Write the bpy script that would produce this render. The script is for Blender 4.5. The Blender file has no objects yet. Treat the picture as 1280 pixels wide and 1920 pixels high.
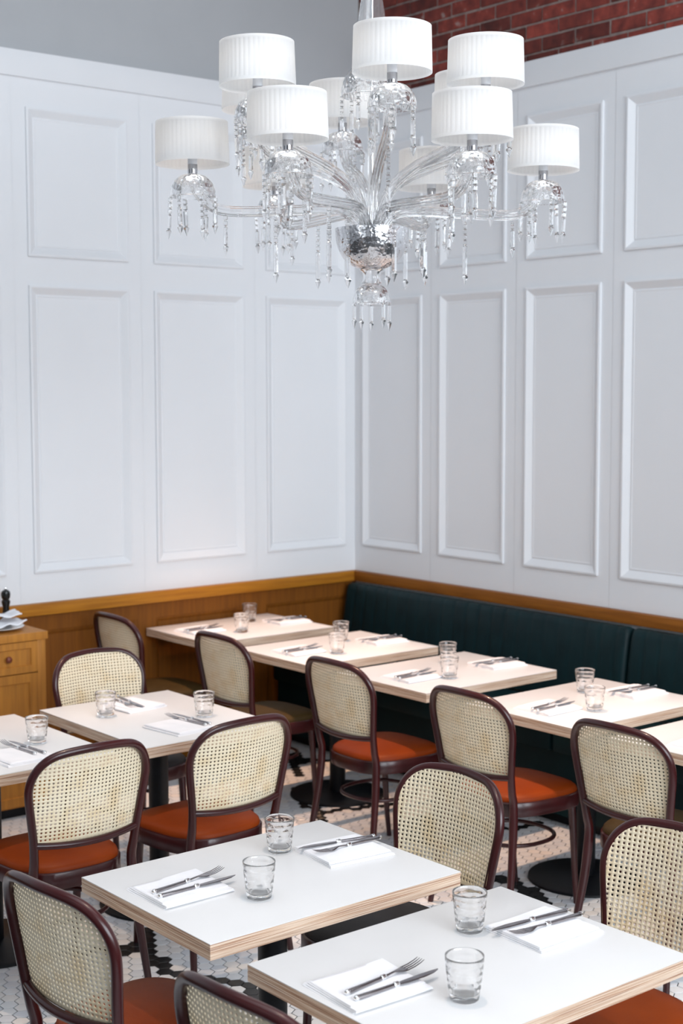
import bpy, bmesh, math, random
from mathutils import Vector, Matrix
random.seed(7)
PI = math.pi
SC = bpy.context.scene
COL = SC.collection

# ------------------------------------------------------------------ camera
CAM = Vector((-5.6113, -6.7511, 2.0544))
YAW, PITCH, ROLL = 0.684165, 0.0862188, -0.00176
cam_data = bpy.data.cameras.new('camera')
cam = bpy.data.objects.new('camera', cam_data); COL.objects.link(cam)
fw = Vector((math.sin(YAW)*math.cos(PITCH), math.cos(YAW)*math.cos(PITCH), -math.sin(PITCH)))
rt = Vector((math.cos(YAW), -math.sin(YAW), 0)); up = rt.cross(fw)
r2 = rt*math.cos(ROLL)+up*math.sin(ROLL); u2 = -rt*math.sin(ROLL)+up*math.cos(ROLL)
M = Matrix((r2, u2, -fw)).transposed().to_4x4(); M.translation = CAM
cam.matrix_world = M
cam_data.sensor_fit = 'HORIZONTAL'; cam_data.sensor_width = 24.0
cam_data.lens = 24.0*2737.6/1280.0
cam_data.dof.use_dof = True; cam_data.dof.focus_distance = 4.05; cam_data.dof.aperture_fstop = 4.2
SC.camera = cam

# ------------------------------------------------------------------ world, lights, exposure
W = bpy.data.worlds.new('world'); SC.world = W; W.use_nodes = True
bg = W.node_tree.nodes['Background']
bg.inputs[0].default_value = (0.80, 0.90, 1.0, 1); bg.inputs[1].default_value = 0.12

def area(name, loc, target, sx, sy, power, col):
    d = bpy.data.lights.new(name, 'AREA'); d.shape = 'RECTANGLE'; d.size = sx; d.size_y = sy
    d.energy = power; d.color = col
    o = bpy.data.objects.new(name, d); COL.objects.link(o); o.location = loc
    o.rotation_euler = (Vector(target)-Vector(loc)).to_track_quat('-Z', 'Y').to_euler()
    return o
def spot(name, loc, target, power, col, ang, blend=0.6, rad=0.05):
    d = bpy.data.lights.new(name, 'SPOT'); d.energy = power; d.color = col
    d.spot_size = math.radians(ang); d.spot_blend = blend; d.shadow_soft_size = rad
    o = bpy.data.objects.new(name, d); COL.objects.link(o); o.location = loc
    o.rotation_euler = (Vector(target)-Vector(loc)).to_track_quat('-Z', 'Y').to_euler()
    return o
# tall street windows behind and to the left of the viewpoint
area('window_daylight', (-3.4, -10.6, 3.4), (-2.6, 0, 2.2), 6.0, 3.4, 505, (0.86, 0.93, 1.0))
area('side_window_daylight', (-8.6, -4.0, 4.2), (-2, -2.5, 1.2), 3.5, 2.0, 10, (0.88, 0.94, 1.0))
# added overhead area fill below the closed ceiling, deepens shade under the tables
area('overhead_fill', (-3.6, -3.9, 5.06), (-3.6, -3.9, 0), 4.6, 4.2, 70, (0.84, 0.92, 1.0))
# ceiling downlights, almost straight above the tables
WARM = (1.0, 0.60, 0.38); SOFT = (1.0, 0.74, 0.54)
for nm, x, y, pw, col, ang in (('front', -3.40, -4.15, 115, SOFT, 40), ('left', -3.05, -2.25, 200, SOFT, 36), ('bench_middle', -1.30, -2.35, 520, WARM, 36),
                               ('corner', -1.15, -.80, 620, WARM, 27), ('bench_near', -1.45, -3.75, 300, SOFT, 34), ('rear_left', -2.65, -1.25, 200, WARM, 24)):
    spot('ceiling_downlight_'+nm, (x, y, 5.0), (x, y, 0), pw, col, ang, .8, .04)

vs = SC.view_settings
vs.view_transform = 'Standard'; vs.look = 'None'; vs.gamma = 1.0; vs.use_curve_mapping = False
vs.exposure = 0.35

# ------------------------------------------------------------------ materials
def mat(name):
    m = bpy.data.materials.new(name); m.use_nodes = True
    nt = m.node_tree
    return m, nt, nt.nodes['Principled BSDF']
def N(nt, t, **kw):
    n = nt.nodes.new(t)
    for k, v in kw.items(): setattr(n, k, v)
    return n
def lk(nt, a, b): nt.links.new(a, b)
def setp(b, **kw):
    names = {'col': 'Base Color', 'rough': 'Roughness', 'metal': 'Metallic', 'spec': 'Specular IOR Level', 'trans': 'Transmission Weight',
             'ior': 'IOR', 'coat': 'Coat Weight', 'coatr': 'Coat Roughness', 'sheen': 'Sheen Weight'}
    for k, v in kw.items():
        if k == 'col': v = (*v, 1) if len(v) == 3 else v
        b.inputs[names[k]].default_value = v
def noise_mat(name, c1, c2, scale=20, rough=0.5, bump=0.0, bscale=None, stretch=(1, 1, 1), detail=4, lo=0.35, hi=0.65, **kw):
    m, nt, b = mat(name)
    tc = N(nt, 'ShaderNodeTexCoord'); mp = N(nt, 'ShaderNodeMapping'); mp.inputs['Scale'].default_value = stretch
    lk(nt, tc.outputs['Object'], mp.inputs['Vector'])
    nz = N(nt, 'ShaderNodeTexNoise'); nz.inputs['Scale'].default_value = scale; nz.inputs['Detail'].default_value = detail
    lk(nt, mp.outputs[0], nz.inputs['Vector'])
    cr = N(nt, 'ShaderNodeValToRGB')
    cr.color_ramp.elements[0].position = lo; cr.color_ramp.elements[0].color = (*c1, 1)
    cr.color_ramp.elements[1].position = hi; cr.color_ramp.elements[1].color = (*c2, 1)
    lk(nt, nz.outputs['Fac'], cr.inputs[0]); lk(nt, cr.outputs[0], b.inputs['Base Color'])
    setp(b, rough=rough, **kw)
    if bump:
        n2 = N(nt, 'ShaderNodeTexNoise'); n2.inputs['Scale'].default_value = bscale or scale*3; n2.inputs['Detail'].default_value = 3
        lk(nt, mp.outputs[0], n2.inputs['Vector'])
        bp = N(nt, 'ShaderNodeBump'); bp.inputs['Strength'].default_value = bump; bp.inputs['Distance'].default_value = 0.002
        lk(nt, n2.outputs['Fac'], bp.inputs['Height']); lk(nt, bp.outputs[0], b.inputs['Normal'])
    return m
MT = {}
MT['panel_white'] = noise_mat('white_panel_paint', (0.745, 0.755, 0.775), (0.755, 0.765, 0.785), 3, 0.5, 0.03, 60)
MT['grey_wall'] = noise_mat('grey_plaster', (0.40, 0.41, 0.425), (0.42, 0.43, 0.445), 2, 0.85, 0.08, 90)
MT['ceiling'] = noise_mat('ceiling_paint', (0.5, 0.5, 0.5), (0.54, 0.54, 0.54), 2, 0.9)
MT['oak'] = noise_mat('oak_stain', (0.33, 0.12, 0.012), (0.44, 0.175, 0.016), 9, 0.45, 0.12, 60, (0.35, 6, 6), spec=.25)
MT['oak_v_shaded'] = noise_mat('oak_stain_vertical_shaded', (0.155, 0.050, 0.006), (0.20, 0.066, 0.007), 9, 0.55, 0.12, 60, (6, 6, 0.35), spec=.18)  # wainscot oak: darker than the rail, its shade put into the colour
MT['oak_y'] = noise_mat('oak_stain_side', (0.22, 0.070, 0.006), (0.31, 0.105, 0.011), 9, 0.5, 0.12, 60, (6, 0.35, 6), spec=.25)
MT['oak_cab'] = noise_mat('oak_cabinet', (0.38, 0.155, 0.030), (0.50, 0.21, 0.036), 8, 0.48, 0.1, 60, (6, 6, 0.4), spec=.25)
MT['bentwood'] = noise_mat('dark_bentwood', (0.024, 0.0030, 0.0038), (0.046, 0.0056, 0.0062), 7, 0.30, 0.04, 40, (1, 1, 0.4), spec=0.45, coat=0.12, coatr=0.1)
MT['knob_wood'] = noise_mat('red_knob_wood', (0.14, 0.03, 0.012), (0.2, 0.045, 0.02), 20, 0.3)
MT['black_metal'] = noise_mat('black_powder_metal', (0.003, 0.0035, 0.005), (0.005, 0.006, 0.009), 40, 0.45, 0.05, 300, spec=0.25)
MT['steel'] = noise_mat('cutlery_steel', (0.30, 0.28, 0.29), (0.38, 0.36, 0.37), 30, 0.22, metal=1.0)
MT['bright_steel'] = noise_mat('polished_ferrule', (0.8, 0.8, 0.8), (0.9, 0.9, 0.9), 30, 0.12, metal=1.0)
MT['chrome'] = noise_mat('chrome', (0.86, 0.86, 0.88), (0.93, 0.93, 0.94), 10, 0.06, metal=1.0)
MT['laminate'] = noise_mat('white_laminate', (0.725, 0.725, 0.725), (0.745, 0.745, 0.745), 4, 0.33, 0.02, 120)
MT['linen'] = noise_mat('white_linen', (0.82, 0.83, 0.86), (0.88, 0.88, 0.91), 14, 0.9, 0.25, 500)
MT['porcelain'] = noise_mat('white_porcelain', (0.8, 0.8, 0.8), (0.84, 0.84, 0.84), 5, 0.12)
MT['mill_black'] = noise_mat('black_lacquer', (0.006, 0.007, 0.007), (0.01, 0.01, 0.01), 10, 0.18)
MT['mill_wood'] = noise_mat('orange_wood', (0.50, 0.20, 0.04), (0.62, 0.27, 0.06), 18, 0.25, stretch=(4, 4, 0.5))
MT['grout'] = noise_mat('dark_grout', (0.030, 0.030, 0.034), (0.05, 0.05, 0.052), 60, 0.9)
MT['mortar'] = noise_mat('mortar', (0.19, 0.145, 0.13), (0.27, 0.21, 0.19), 30, 0.95, 0.5, 90)
MT['tile_white'] = noise_mat('white_tile', (0.74, 0.76, 0.78), (0.80, 0.82, 0.84), 10, 0.28)
MT['tile_pale'] = noise_mat('pale_grey_tile', (0.66, 0.69, 0.74), (0.72, 0.75, 0.79), 10, 0.28)
MT['tile_warm'] = noise_mat('warm_white_tile', (0.78, 0.76, 0.74), (0.84, 0.82, 0.80), 10, 0.28)
MT['tile_black'] = noise_mat('black_tile', (0.008, 0.008, 0.009), (0.014, 0.014, 0.015), 10, 0.25)
MT['socket_chrome_dimmed'] = noise_mat('socket_chrome_dimmed', (0.40, 0.40, 0.42), (0.46, 0.46, 0.48), 10, 0.08, metal=1.0)  # chrome greyed, dark reflections put into its base colour
MT['sleeve'] = noise_mat('frosted_candle_sleeve', (0.62, 0.63, 0.66), (0.68, 0.69, 0.72), 10, 0.5)

def leather(name, c1, c2):
    return noise_mat(name, c1, c2, 6, 0.5, 0.15, 260, spec=0.16)
MT['leather_orange'] = leather('burnt_orange_leather', (0.185, 0.026, 0.0012), (0.225, 0.034, 0.0015))
MT['leather_olive'] = leather('olive_brown_leather', (0.045, 0.028, 0.009), (0.06, 0.036, 0.011))
MT['leather_black'] = leather('charcoal_leather', (0.018, 0.016, 0.017), (0.026, 0.023, 0.024))
MT['teal'] = noise_mat('dark_teal_leather', (0.0012, 0.0120, 0.0150), (0.0020, 0.0175, 0.0210), 7, 0.5, 0.12, 200, spec=0.20)

# cane: strands and tiny weave dots as fine relief
m, nt, b = mat('natural_cane')
tc = N(nt, 'ShaderNodeTexCoord')
nz = N(nt, 'ShaderNodeTexNoise'); nz.inputs['Scale'].default_value = 14; nz.inputs['Detail'].default_value = 8
lk(nt, tc.outputs['Object'], nz.inputs['Vector'])
cr = N(nt, 'ShaderNodeValToRGB'); cr.color_ramp.elements[0].position = .30; cr.color_ramp.elements[0].color = (0.77, 0.61, 0.38, 1)
cr.color_ramp.elements[1].position = .52; cr.color_ramp.elements[1].color = (0.84, 0.73, 0.53, 1)
lk(nt, nz.outputs['Fac'], cr.inputs[0]); lk(nt, cr.outputs[0], b.inputs['Base Color'])
wv = N(nt, 'ShaderNodeTexWave'); wv.inputs['Scale'].default_value = 230; wv.bands_direction = 'Z'
lk(nt, tc.outputs['Object'], wv.inputs['Vector'])
bp = N(nt, 'ShaderNodeBump'); bp.inputs['Strength'].default_value = 0.25; bp.inputs['Distance'].default_value = .001
lk(nt, wv.outputs['Fac'], bp.inputs['Height']); lk(nt, bp.outputs[0], b.inputs['Normal'])
setp(b, rough=0.55); MT['cane'] = m
MT['reed'] = noise_mat('cane_reed_spline', (0.52, 0.38, 0.21), (0.60, 0.46, 0.28), 40, 0.5)

# plywood edge: thin horizontal plies
m, nt, b = mat('plywood_edge')
tc = N(nt, 'ShaderNodeTexCoord'); sx = N(nt, 'ShaderNodeSeparateXYZ'); lk(nt, tc.outputs['Object'], sx.inputs[0])
nz = N(nt, 'ShaderNodeTexNoise'); nz.inputs['Scale'].default_value = 3.0; lk(nt, tc.outputs['Object'], nz.inputs['Vector'])
ma = N(nt, 'ShaderNodeMath', operation='MULTIPLY_ADD'); lk(nt, nz.outputs['Fac'], ma.inputs[0]); ma.inputs[1].default_value = 0.004; lk(nt, sx.outputs['Z'], ma.inputs[2])
mp = N(nt, 'ShaderNodeMapping'); mp.inputs['Scale'].default_value = (2.5, 2.5, 1)
cb = N(nt, 'ShaderNodeCombineXYZ')
m2 = N(nt, 'ShaderNodeMath', operation='MULTIPLY'); m2.inputs[1].default_value = 520; lk(nt, ma.outputs[0], m2.inputs[0])
lk(nt, sx.outputs['X'], cb.inputs['X']); lk(nt, sx.outputs['Y'], cb.inputs['Y']); lk(nt, m2.outputs[0], cb.inputs['Z'])
lk(nt, cb.outputs[0], mp.inputs['Vector'])
n2 = N(nt, 'ShaderNodeTexNoise'); n2.inputs['Scale'].default_value = 1.6; n2.inputs['Detail'].default_value = 3
lk(nt, mp.outputs[0], n2.inputs['Vector'])
cr = N(nt, 'ShaderNodeValToRGB'); e = cr.color_ramp.elements
e[0].position = .33; e[0].color = (0.30, 0.15, 0.10, 1); e[1].position = .66; e[1].color = (0.80, 0.68, 0.56, 1)
k = e.new(.43); k.color = (0.50, 0.30, 0.19, 1); k = e.new(.50); k.color = (0.70, 0.51, 0.37, 1)
lk(nt, n2.outputs['Fac'], cr.inputs[0]); lk(nt, cr.outputs[0], b.inputs['Base Color']); setp(b, rough=0.6); MT['ply'] = m

# bricks: per-object variation
def brick_mat(name, c1, c2):
    m, nt, b = mat(name)
    oi = N(nt, 'ShaderNodeObjectInfo'); tc = N(nt, 'ShaderNodeTexCoord')
    av = N(nt, 'ShaderNodeVectorMath', operation='ADD'); lk(nt, tc.outputs['Object'], av.inputs[0]); lk(nt, oi.outputs['Location'], av.inputs[1])
    nz = N(nt, 'ShaderNodeTexNoise'); nz.inputs['Scale'].default_value = 16; nz.inputs['Detail'].default_value = 6; lk(nt, av.outputs[0], nz.inputs['Vector'])
    cr = N(nt, 'ShaderNodeValToRGB'); e = cr.color_ramp.elements
    e[0].position = .33; e[0].color = (*c1, 1); e[1].position = .74; e[1].color = (0.36, 0.27, 0.25, 1)
    k = e.new(.63); k.color = (*c2, 1)
    lk(nt, nz.outputs['Fac'], cr.inputs[0])
    hs = N(nt, 'ShaderNodeHueSaturation')
    mr = N(nt, 'ShaderNodeMapRange'); mr.inputs['To Min'].default_value = 0.45; mr.inputs['To Max'].default_value = 1.35
    lk(nt, oi.outputs['Random'], mr.inputs['Value']); lk(nt, mr.outputs[0], hs.inputs['Value']); lk(nt, cr.outputs[0], hs.inputs['Color'])
    lk(nt, hs.outputs[0], b.inputs['Base Color'])
    bp = N(nt, 'ShaderNodeBump'); bp.inputs['Strength'].default_value = .5; bp.inputs['Distance'].default_value = .004
    lk(nt, nz.outputs['Fac'], bp.inputs['Height']); lk(nt, bp.outputs[0], b.inputs['Normal'])
    setp(b, rough=.85); return m
MT['brick'] = brick_mat('red_brick', (0.12, 0.020, 0.015), (0.25, 0.042, 0.028))

# clear glass: refracting body, partly passing light straight through so shadows stay soft
def glass(name, mixf, rough=0.0, tint=(1, 1, 1), bump=0, bscale=30, ior=1.48):
    m = bpy.data.materials.new(name); m.use_nodes = True; nt = m.node_tree
    for n in list(nt.nodes):
        if n.type != 'OUTPUT_MATERIAL': nt.nodes.remove(n)
    out = [n for n in nt.nodes if n.type == 'OUTPUT_MATERIAL'][0]
    g = N(nt, 'ShaderNodeBsdfGlass'); g.inputs['IOR'].default_value = ior; g.inputs['Roughness'].default_value = rough; g.inputs['Color'].default_value = (*tint, 1)
    t = N(nt, 'ShaderNodeBsdfTransparent'); t.inputs['Color'].default_value = (0.99, 0.99, 0.99, 1)
    mx = N(nt, 'ShaderNodeMixShader'); mx.inputs[0].default_value = mixf
    lk(nt, t.outputs[0], mx.inputs[1]); lk(nt, g.outputs[0], mx.inputs[2]); lk(nt, mx.outputs[0], out.inputs['Surface'])
    if bump:
        tc = N(nt, 'ShaderNodeTexCoord'); vz = N(nt, 'ShaderNodeTexVoronoi'); vz.inputs['Scale'].default_value = bscale
        lk(nt, tc.outputs['Object'], vz.inputs['Vector'])
        bp = N(nt, 'ShaderNodeBump'); bp.inputs['Strength'].default_value = bump; bp.inputs['Distance'].default_value = .003
        lk(nt, vz.outputs['Distance'], bp.inputs['Height']); lk(nt, bp.outputs[0], g.inputs['Normal'])
    return m
def thin_glass(name, body, pas):
    m = glass(name, body); nt = m.node_tree
    mx = [n for n in nt.nodes if n.type == 'MIX_SHADER'][0]; t = [n for n in nt.nodes if n.type == 'BSDF_TRANSPARENT'][0]
    t.inputs['Color'].default_value = (pas, pas, pas, 1)
    lw = N(nt, 'ShaderNodeLayerWeight'); lw.inputs['Blend'].default_value = .5; pw = N(nt, 'ShaderNodeMath', operation='POWER'); pw.inputs[1].default_value = 4.0; lk(nt, lw.outputs['Facing'], pw.inputs[0])
    fr = N(nt, 'ShaderNodeMath', operation='MULTIPLY_ADD'); lk(nt, pw.outputs[0], fr.inputs[0]); fr.inputs[1].default_value = .45; fr.inputs[2].default_value = .03; gl = N(nt, 'ShaderNodeBsdfGlossy'); gl.inputs['Roughness'].default_value = .02
    m2_ = N(nt, 'ShaderNodeMixShader'); lk(nt, fr.outputs[0], m2_.inputs[0]); lk(nt, t.outputs[0], m2_.inputs[1]); lk(nt, gl.outputs[0], m2_.inputs[2])
    lk(nt, m2_.outputs[0], mx.inputs[1]); return m
MT['tumbler'] = glass('tumbler_glass', 0.92, ior=1.47)
MT['arm_glass'] = glass('ribbed_arm_glass', 0.82)
MT['cup_glass'] = glass('cut_dome_glass', 0.80, bump=1.0, bscale=75)
MT['crystal'] = thin_glass('crystal', 0.80, 0.99)
m, nt, b = mat('silvered_glass')
tc = N(nt, 'ShaderNodeTexCoord'); vz = N(nt, 'ShaderNodeTexNoise'); vz.inputs['Scale'].default_value = 38; vz.inputs['Detail'].default_value = 2
lk(nt, tc.outputs['Object'], vz.inputs['Vector'])
bp = N(nt, 'ShaderNodeBump'); bp.inputs['Strength'].default_value = 1.0; bp.inputs['Distance'].default_value = .007
lk(nt, vz.outputs['Fac'], bp.inputs['Height']); lk(nt, bp.outputs[0], b.inputs['Normal'])
setp(b, col=(0.80, 0.80, 0.82), metal=1.0, rough=0.22); MT['silvered'] = m

# pleated lampshade cloth: lets the bulb's light through
m = bpy.data.materials.new('pleated_shade_cloth'); m.use_nodes = True; nt = m.node_tree
for n in list(nt.nodes):
    if n.type != 'OUTPUT_MATERIAL': nt.nodes.remove(n)
out = [n for n in nt.nodes if n.type == 'OUTPUT_MATERIAL'][0]
d = N(nt, 'ShaderNodeBsdfDiffuse'); d.inputs[0].default_value = (0.84, 0.84, 0.84, 1)
t = N(nt, 'ShaderNodeBsdfTranslucent'); t.inputs[0].default_value = (0.90, 0.90, 0.90, 1)
mx = N(nt, 'ShaderNodeMixShader'); mx.inputs[0].default_value = .42
lk(nt, d.outputs[0], mx.inputs[1]); lk(nt, t.outputs[0], mx.inputs[2]); lk(nt, mx.outputs[0], out.inputs['Surface'])
MT['shade'] = m
m = bpy.data.materials.new('lit_bulb'); m.use_nodes = True; nt = m.node_tree
nt.nodes.remove(nt.nodes['Principled BSDF']); em = N(nt, 'ShaderNodeEmission'); em.inputs[0].default_value = (1, .88, .74, 1); em.inputs[1].default_value = 10.5
lk(nt, em.outputs[0], nt.nodes['Material Output'].inputs['Surface']); MT['bulb'] = m

# ------------------------------------------------------------------ mesh helpers
class MB:
    def __init__(s): s.v = []; s.f = []; s.m = []
    def add(s, vs, fs, mi=0):
        o = len(s.v); s.v += [tuple(v) for v in vs]; s.f += [tuple(i+o for i in f) for f in fs]; s.m += [mi]*len(fs); return s
    def box(s, x0, x1, y0, y1, z0, z1, mi=0, bev=0):
        if bev:
            bm = bmesh.new(); bmesh.ops.create_cube(bm, size=1)
            for v in bm.verts: v.co = Vector(((x0+x1)/2+v.co.x*(x1-x0), (y0+y1)/2+v.co.y*(y1-y0), (z0+z1)/2+v.co.z*(z1-z0)))
            bmesh.ops.bevel(bm, geom=bm.edges[:], offset=bev, segments=2, affect='EDGES', profile=.6)
            bm.verts.index_update()
            s.add([v.co[:] for v in bm.verts], [[v.index for v in f.verts] for f in bm.faces], mi); bm.free(); return s
        vs = [(x0, y0, z0), (x1, y0, z0), (x1, y1, z0), (x0, y1, z0), (x0, y0, z1), (x1, y0, z1), (x1, y1, z1), (x0, y1, z1)]
        return s.add(vs, [(0, 3, 2, 1), (4, 5, 6, 7), (0, 1, 5, 4), (1, 2, 6, 5), (2, 3, 7, 6), (3, 0, 4, 7)], mi)
    def lathe(s, prof, n=24, cx=0, cy=0, mi=0, rf=None, cap0=False, cap1=False):
        vs = []
        for r, z in prof:
            for k in range(n):
                a = 2*PI*k/n; rr = rf(r, a, z) if rf else r
                vs.append((cx+rr*math.cos(a), cy+rr*math.sin(a), z))
        fs = []
        for i in range(len(prof)-1):
            for k in range(n):
                k2 = (k+1) % n; fs.append((i*n+k, i*n+k2, (i+1)*n+k2, (i+1)*n+k))
        if cap0: fs.append(tuple(reversed(range(n))))
        if cap1: fs.append(tuple(range((len(prof)-1)*n, len(prof)*n)))
        return s.add(vs, fs, mi)
    def tube(s, pts, rad, n=10, mi=0, closed=False, cap=True, ribs=0, ribd=0):
        P = [Vector(p) for p in pts]; L = len(P)
        R = rad if isinstance(rad, (list, tuple)) else [rad]*L
        T = []
        for i in range(L):
            a = P[(i-1) % L] if (closed or i > 0) else P[i]; c = P[(i+1) % L] if (closed or i < L-1) else P[i]
            T.append((c-a).normalized())
        ref = Vector((0, 0, 1)) if abs(T[0].z) < .9 else Vector((1, 0, 0))
        nrm = (ref - T[0]*ref.dot(T[0])).normalized(); vs = []
        for i in range(L):
            nrm = (nrm - T[i]*nrm.dot(T[i])).normalized(); bi = T[i].cross(nrm)
            for k in range(n):
                a = 2*PI*k/n; rr = R[i]*(1-(ribd if ribs and (k*ribs//n*0+((k % (n//ribs)) == 0)) else 0))
                vs.append(P[i]+nrm*math.cos(a)*rr+bi*math.sin(a)*rr)
        fs = []
        for i in range(L if closed else L-1):
            j = (i+1) % L
            for k in range(n): k2 = (k+1) % n; fs.append((i*n+k, i*n+k2, j*n+k2, j*n+k))
        if cap and not closed: fs.append(tuple(reversed(range(n)))); fs.append(tuple(range((L-1)*n, L*n)))
        return s.add(vs, fs, mi)
    def mesh(s, name, mats, smooth=True, angle=None):
        me = bpy.data.meshes.new(name); me.from_pydata(s.v, [], s.f)
        for mm in (mats if isinstance(mats, (list, tuple)) else [mats]): me.materials.append(MT[mm] if isinstance(mm, str) else mm)
        if any(s.m): me.polygons.foreach_set('material_index', s.m)
        if smooth:
            me.polygons.foreach_set('use_smooth', [True]*len(s.f))
            if angle is not None: me.set_sharp_from_angle(angle=math.radians(angle))
        me.update(); return me
    def obj(s, name, mats, parent=None, smooth=True, angle=35, loc=None):
        return link(name, s.mesh(name, mats, smooth, angle), parent, loc)
def link(name, me, parent=None, loc=None, rot=None):
    o = bpy.data.objects.new(name, me); COL.objects.link(o)
    if parent: o.parent = parent
    if loc: o.location = loc
    if rot: o.rotation_euler = rot
    return o
def tag(o, label=None, cat=None, group=None, kind=None):
    if label: o['label'] = label
    if cat: o['category'] = cat
    if group: o['group'] = group
    if kind: o['kind'] = kind
    return o
def thing(name, label, cat, loc=(0, 0, 0), rz=0, group=None):
    o = bpy.data.objects.new(name, None); COL.objects.link(o); o.location = loc; o.rotation_euler = (0, 0, rz); o.empty_display_size = .05
    return tag(o, label, cat, group)
def copy_tree(root, loc, rz, label, group=None):
    r = root.copy(); COL.objects.link(r); r.location = loc; r.rotation_euler = (0, 0, rz); r['label'] = label
    if group: r['group'] = group
    def rec(src, dst):
        for ch in list(src.children):
            c = ch.copy(); COL.objects.link(c); c.parent = dst; rec(ch, c)
    rec(root, r); return r
def crom(pts, k=6, closed=False):
    P = [Vector(p) for p in pts]; out = []; n = len(P)
    rng = range(n) if closed else range(n-1)
    for i in rng:
        p0 = P[(i-1) % n] if (closed or i > 0) else P[0]*2-P[1]; p1 = P[i]; p2 = P[(i+1) % n]
        p3 = P[(i+2) % n] if (closed or i < n-2) else P[-1]*2-P[-2]
        for j in range(k):
            t = j/k
            out.append(.5*((2*p1)+(-p0+p2)*t+(2*p0-5*p1+4*p2-p3)*t*t+(-p0+3*p1-3*p2+p3)*t**3))
    if not closed: out.append(P[-1].copy())
    return out

# ------------------------------------------------------------------ room shell
RAIL_T, RAIL_B = 0.9456, 0.885
LEDGE, FRIEZE = 3.715, 3.585
ZA, ZB, ZC, ZD = 1.100, 2.563, 2.707, 3.444
CEIL = 5.1
LX = [(-2.138-.738*k, -1.556-.738*k) for k in (5, 4, 3, 2, 1)] + [(-2.138, -1.556), (-1.400, -0.813), (-0.658, -0.075)]
RY = [(-0.595, -0.076), (-1.253, -0.744), (-1.912, -1.403)] + [(-2.568-.658*k, -2.059-.658*k) for k in range(0, 6)]

def wall_face(mb, cuts_a, cuts_z, holes, put, seams):
    """flat panelling face as a grid of quads with rectangular holes; seams are narrow recessed joints"""
    A = sorted(set(cuts_a)); Z = sorted(set(cuts_z))
    for i in range(len(A)-1):
        for j in range(len(Z)-1):
            ca = (A[i]+A[i+1])/2; cz = (Z[j]+Z[j+1])/2
            if any(h[0] < ca < h[1] and h[2] < cz < h[3] for h in holes): continue
            d = -.0007 if any(abs(ca-s_) < .0016 for s_ in seams) else 0
            mb.add([put(A[i], Z[j], d), put(A[i+1], Z[j], d), put(A[i+1], Z[j+1], d), put(A[i], Z[j+1], d)], [(0, 1, 2, 3)])
def panel_mesh(w, h, put):
    """raised lip moulding, slope, small step, recessed field. local: a 0..w, z 0..h"""
    prof = [(0, 0), (0.0, .011), (.010, .013), (.014, .011), (.046, -.010), (.052, -.006), (.060, -.008), (.070, -.008)]
    mb = MB(); vs = []
    for i, d in prof: vs += [put(i, i, d), put(w-i, i, d), put(w-i, h-i, d), put(i, h-i, d)]
    fs = []
    for k in range(len(prof)-1):
        for q in range(4): q2 = (q+1) % 4; fs.append((k*4+q, k*4+q2, (k+1)*4+q2, (k+1)*4+q))
    L = (len(prof)-1)*4; fs.append((L, L+1, L+2, L+3)); mb.add(vs, fs); return mb

# left wall: plane Y=0 facing -Y, grey plaster above a white panelled dado with an oak wainscot
mb = MB()
mb.box(-9.9, .25, .035, .20, 0, CEIL)
wall_left = mb.obj('wall_left', 'grey_wall', smooth=False); tag(wall_left, kind='structure')
putL = lambda a, z, d: (a, -d, z)
mb = MB(); seams = [(LX[i][1]+LX[i+1][0])/2 for i in range(len(LX)-1)]
cuts = [-7.2, 0]+[x for p in LX for x in p]+[s_+e_ for s_ in seams for e_ in (-.0015, .0015)]
holes = [(a, b_, z0, z1) for a, b_ in LX for z0, z1 in ((ZA, ZB), (ZC, ZD))]
wall_face(mb, cuts, [RAIL_B, ZA, ZB, ZC, ZD, LEDGE-.01], holes, putL, seams)
mb.add([(-7.2, .03, LEDGE-.01), (.03, .03, LEDGE-.01), (.03, .03, RAIL_B), (-7.2, .03, RAIL_B)], [(0, 1, 2, 3)])
mb.obj('panelling_face', 'panel_white', wall_left, smooth=False)
MB().box(-7.2, -.012, -.016, .2, FRIEZE, LEDGE, bev=.003).obj('frieze_board', 'panel_white', wall_left)
pm = {}
for a, b_ in LX:
    for z0, z1 in ((ZA, ZB), (ZC, ZD)):
        k = (round(b_-a, 3), round(z1-z0, 3), 'L')
        if k not in pm: pm[k] = panel_mesh(b_-a, z1-z0, lambda i, z, d: (i, -d, z)).mesh('panel', 'panel_white', False)
        link('panel', pm[k], wall_left, (a, 0, z0))
# right wall: plane X=0 facing -X, brick above
mb = MB(); mb.box(.0575, .25, -11.4, .2, 0, CEIL)
wall_right = mb.obj('wall_right', 'mortar', smooth=False); tag(wall_right, kind='structure')
putR = lambda a, z, d: (-d, a, z)
mb = MB(); rs = [(RY[i][0]+RY[i+1][1])/2 for i in range(len(RY)-1)]
cuts = [-6.8, 0]+[x for p in RY for x in p]+[s_+e_ for s_ in rs for e_ in (-.0015, .0015)]
holes = [(a, b_, z0, z1) for a, b_ in RY for z0, z1 in ((ZA, ZB), (ZC, ZD))]
wall_face(mb, cuts, [0, ZA, ZB, ZC, ZD, LEDGE-.01], holes, putR, rs)
mb.obj('panelling_face', 'panel_white', wall_right, smooth=False)
MB().box(-.016, .078, -6.8, .03, FRIEZE, LEDGE, bev=.003).obj('frieze_board', 'panel_white', wall_right)
for a, b_ in RY:
    for z0, z1 in ((ZA, ZB), (ZC, ZD)):
        k = (round(b_-a, 3), round(z1-z0, 3), 'R')
        if k not in pm: pm[k] = panel_mesh(b_-a, z1-z0, lambda i, z, d: (-d, i, z)).mesh('panel', 'panel_white', False)
        link('panel', pm[k], wall_right, (0, a, z0))
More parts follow.
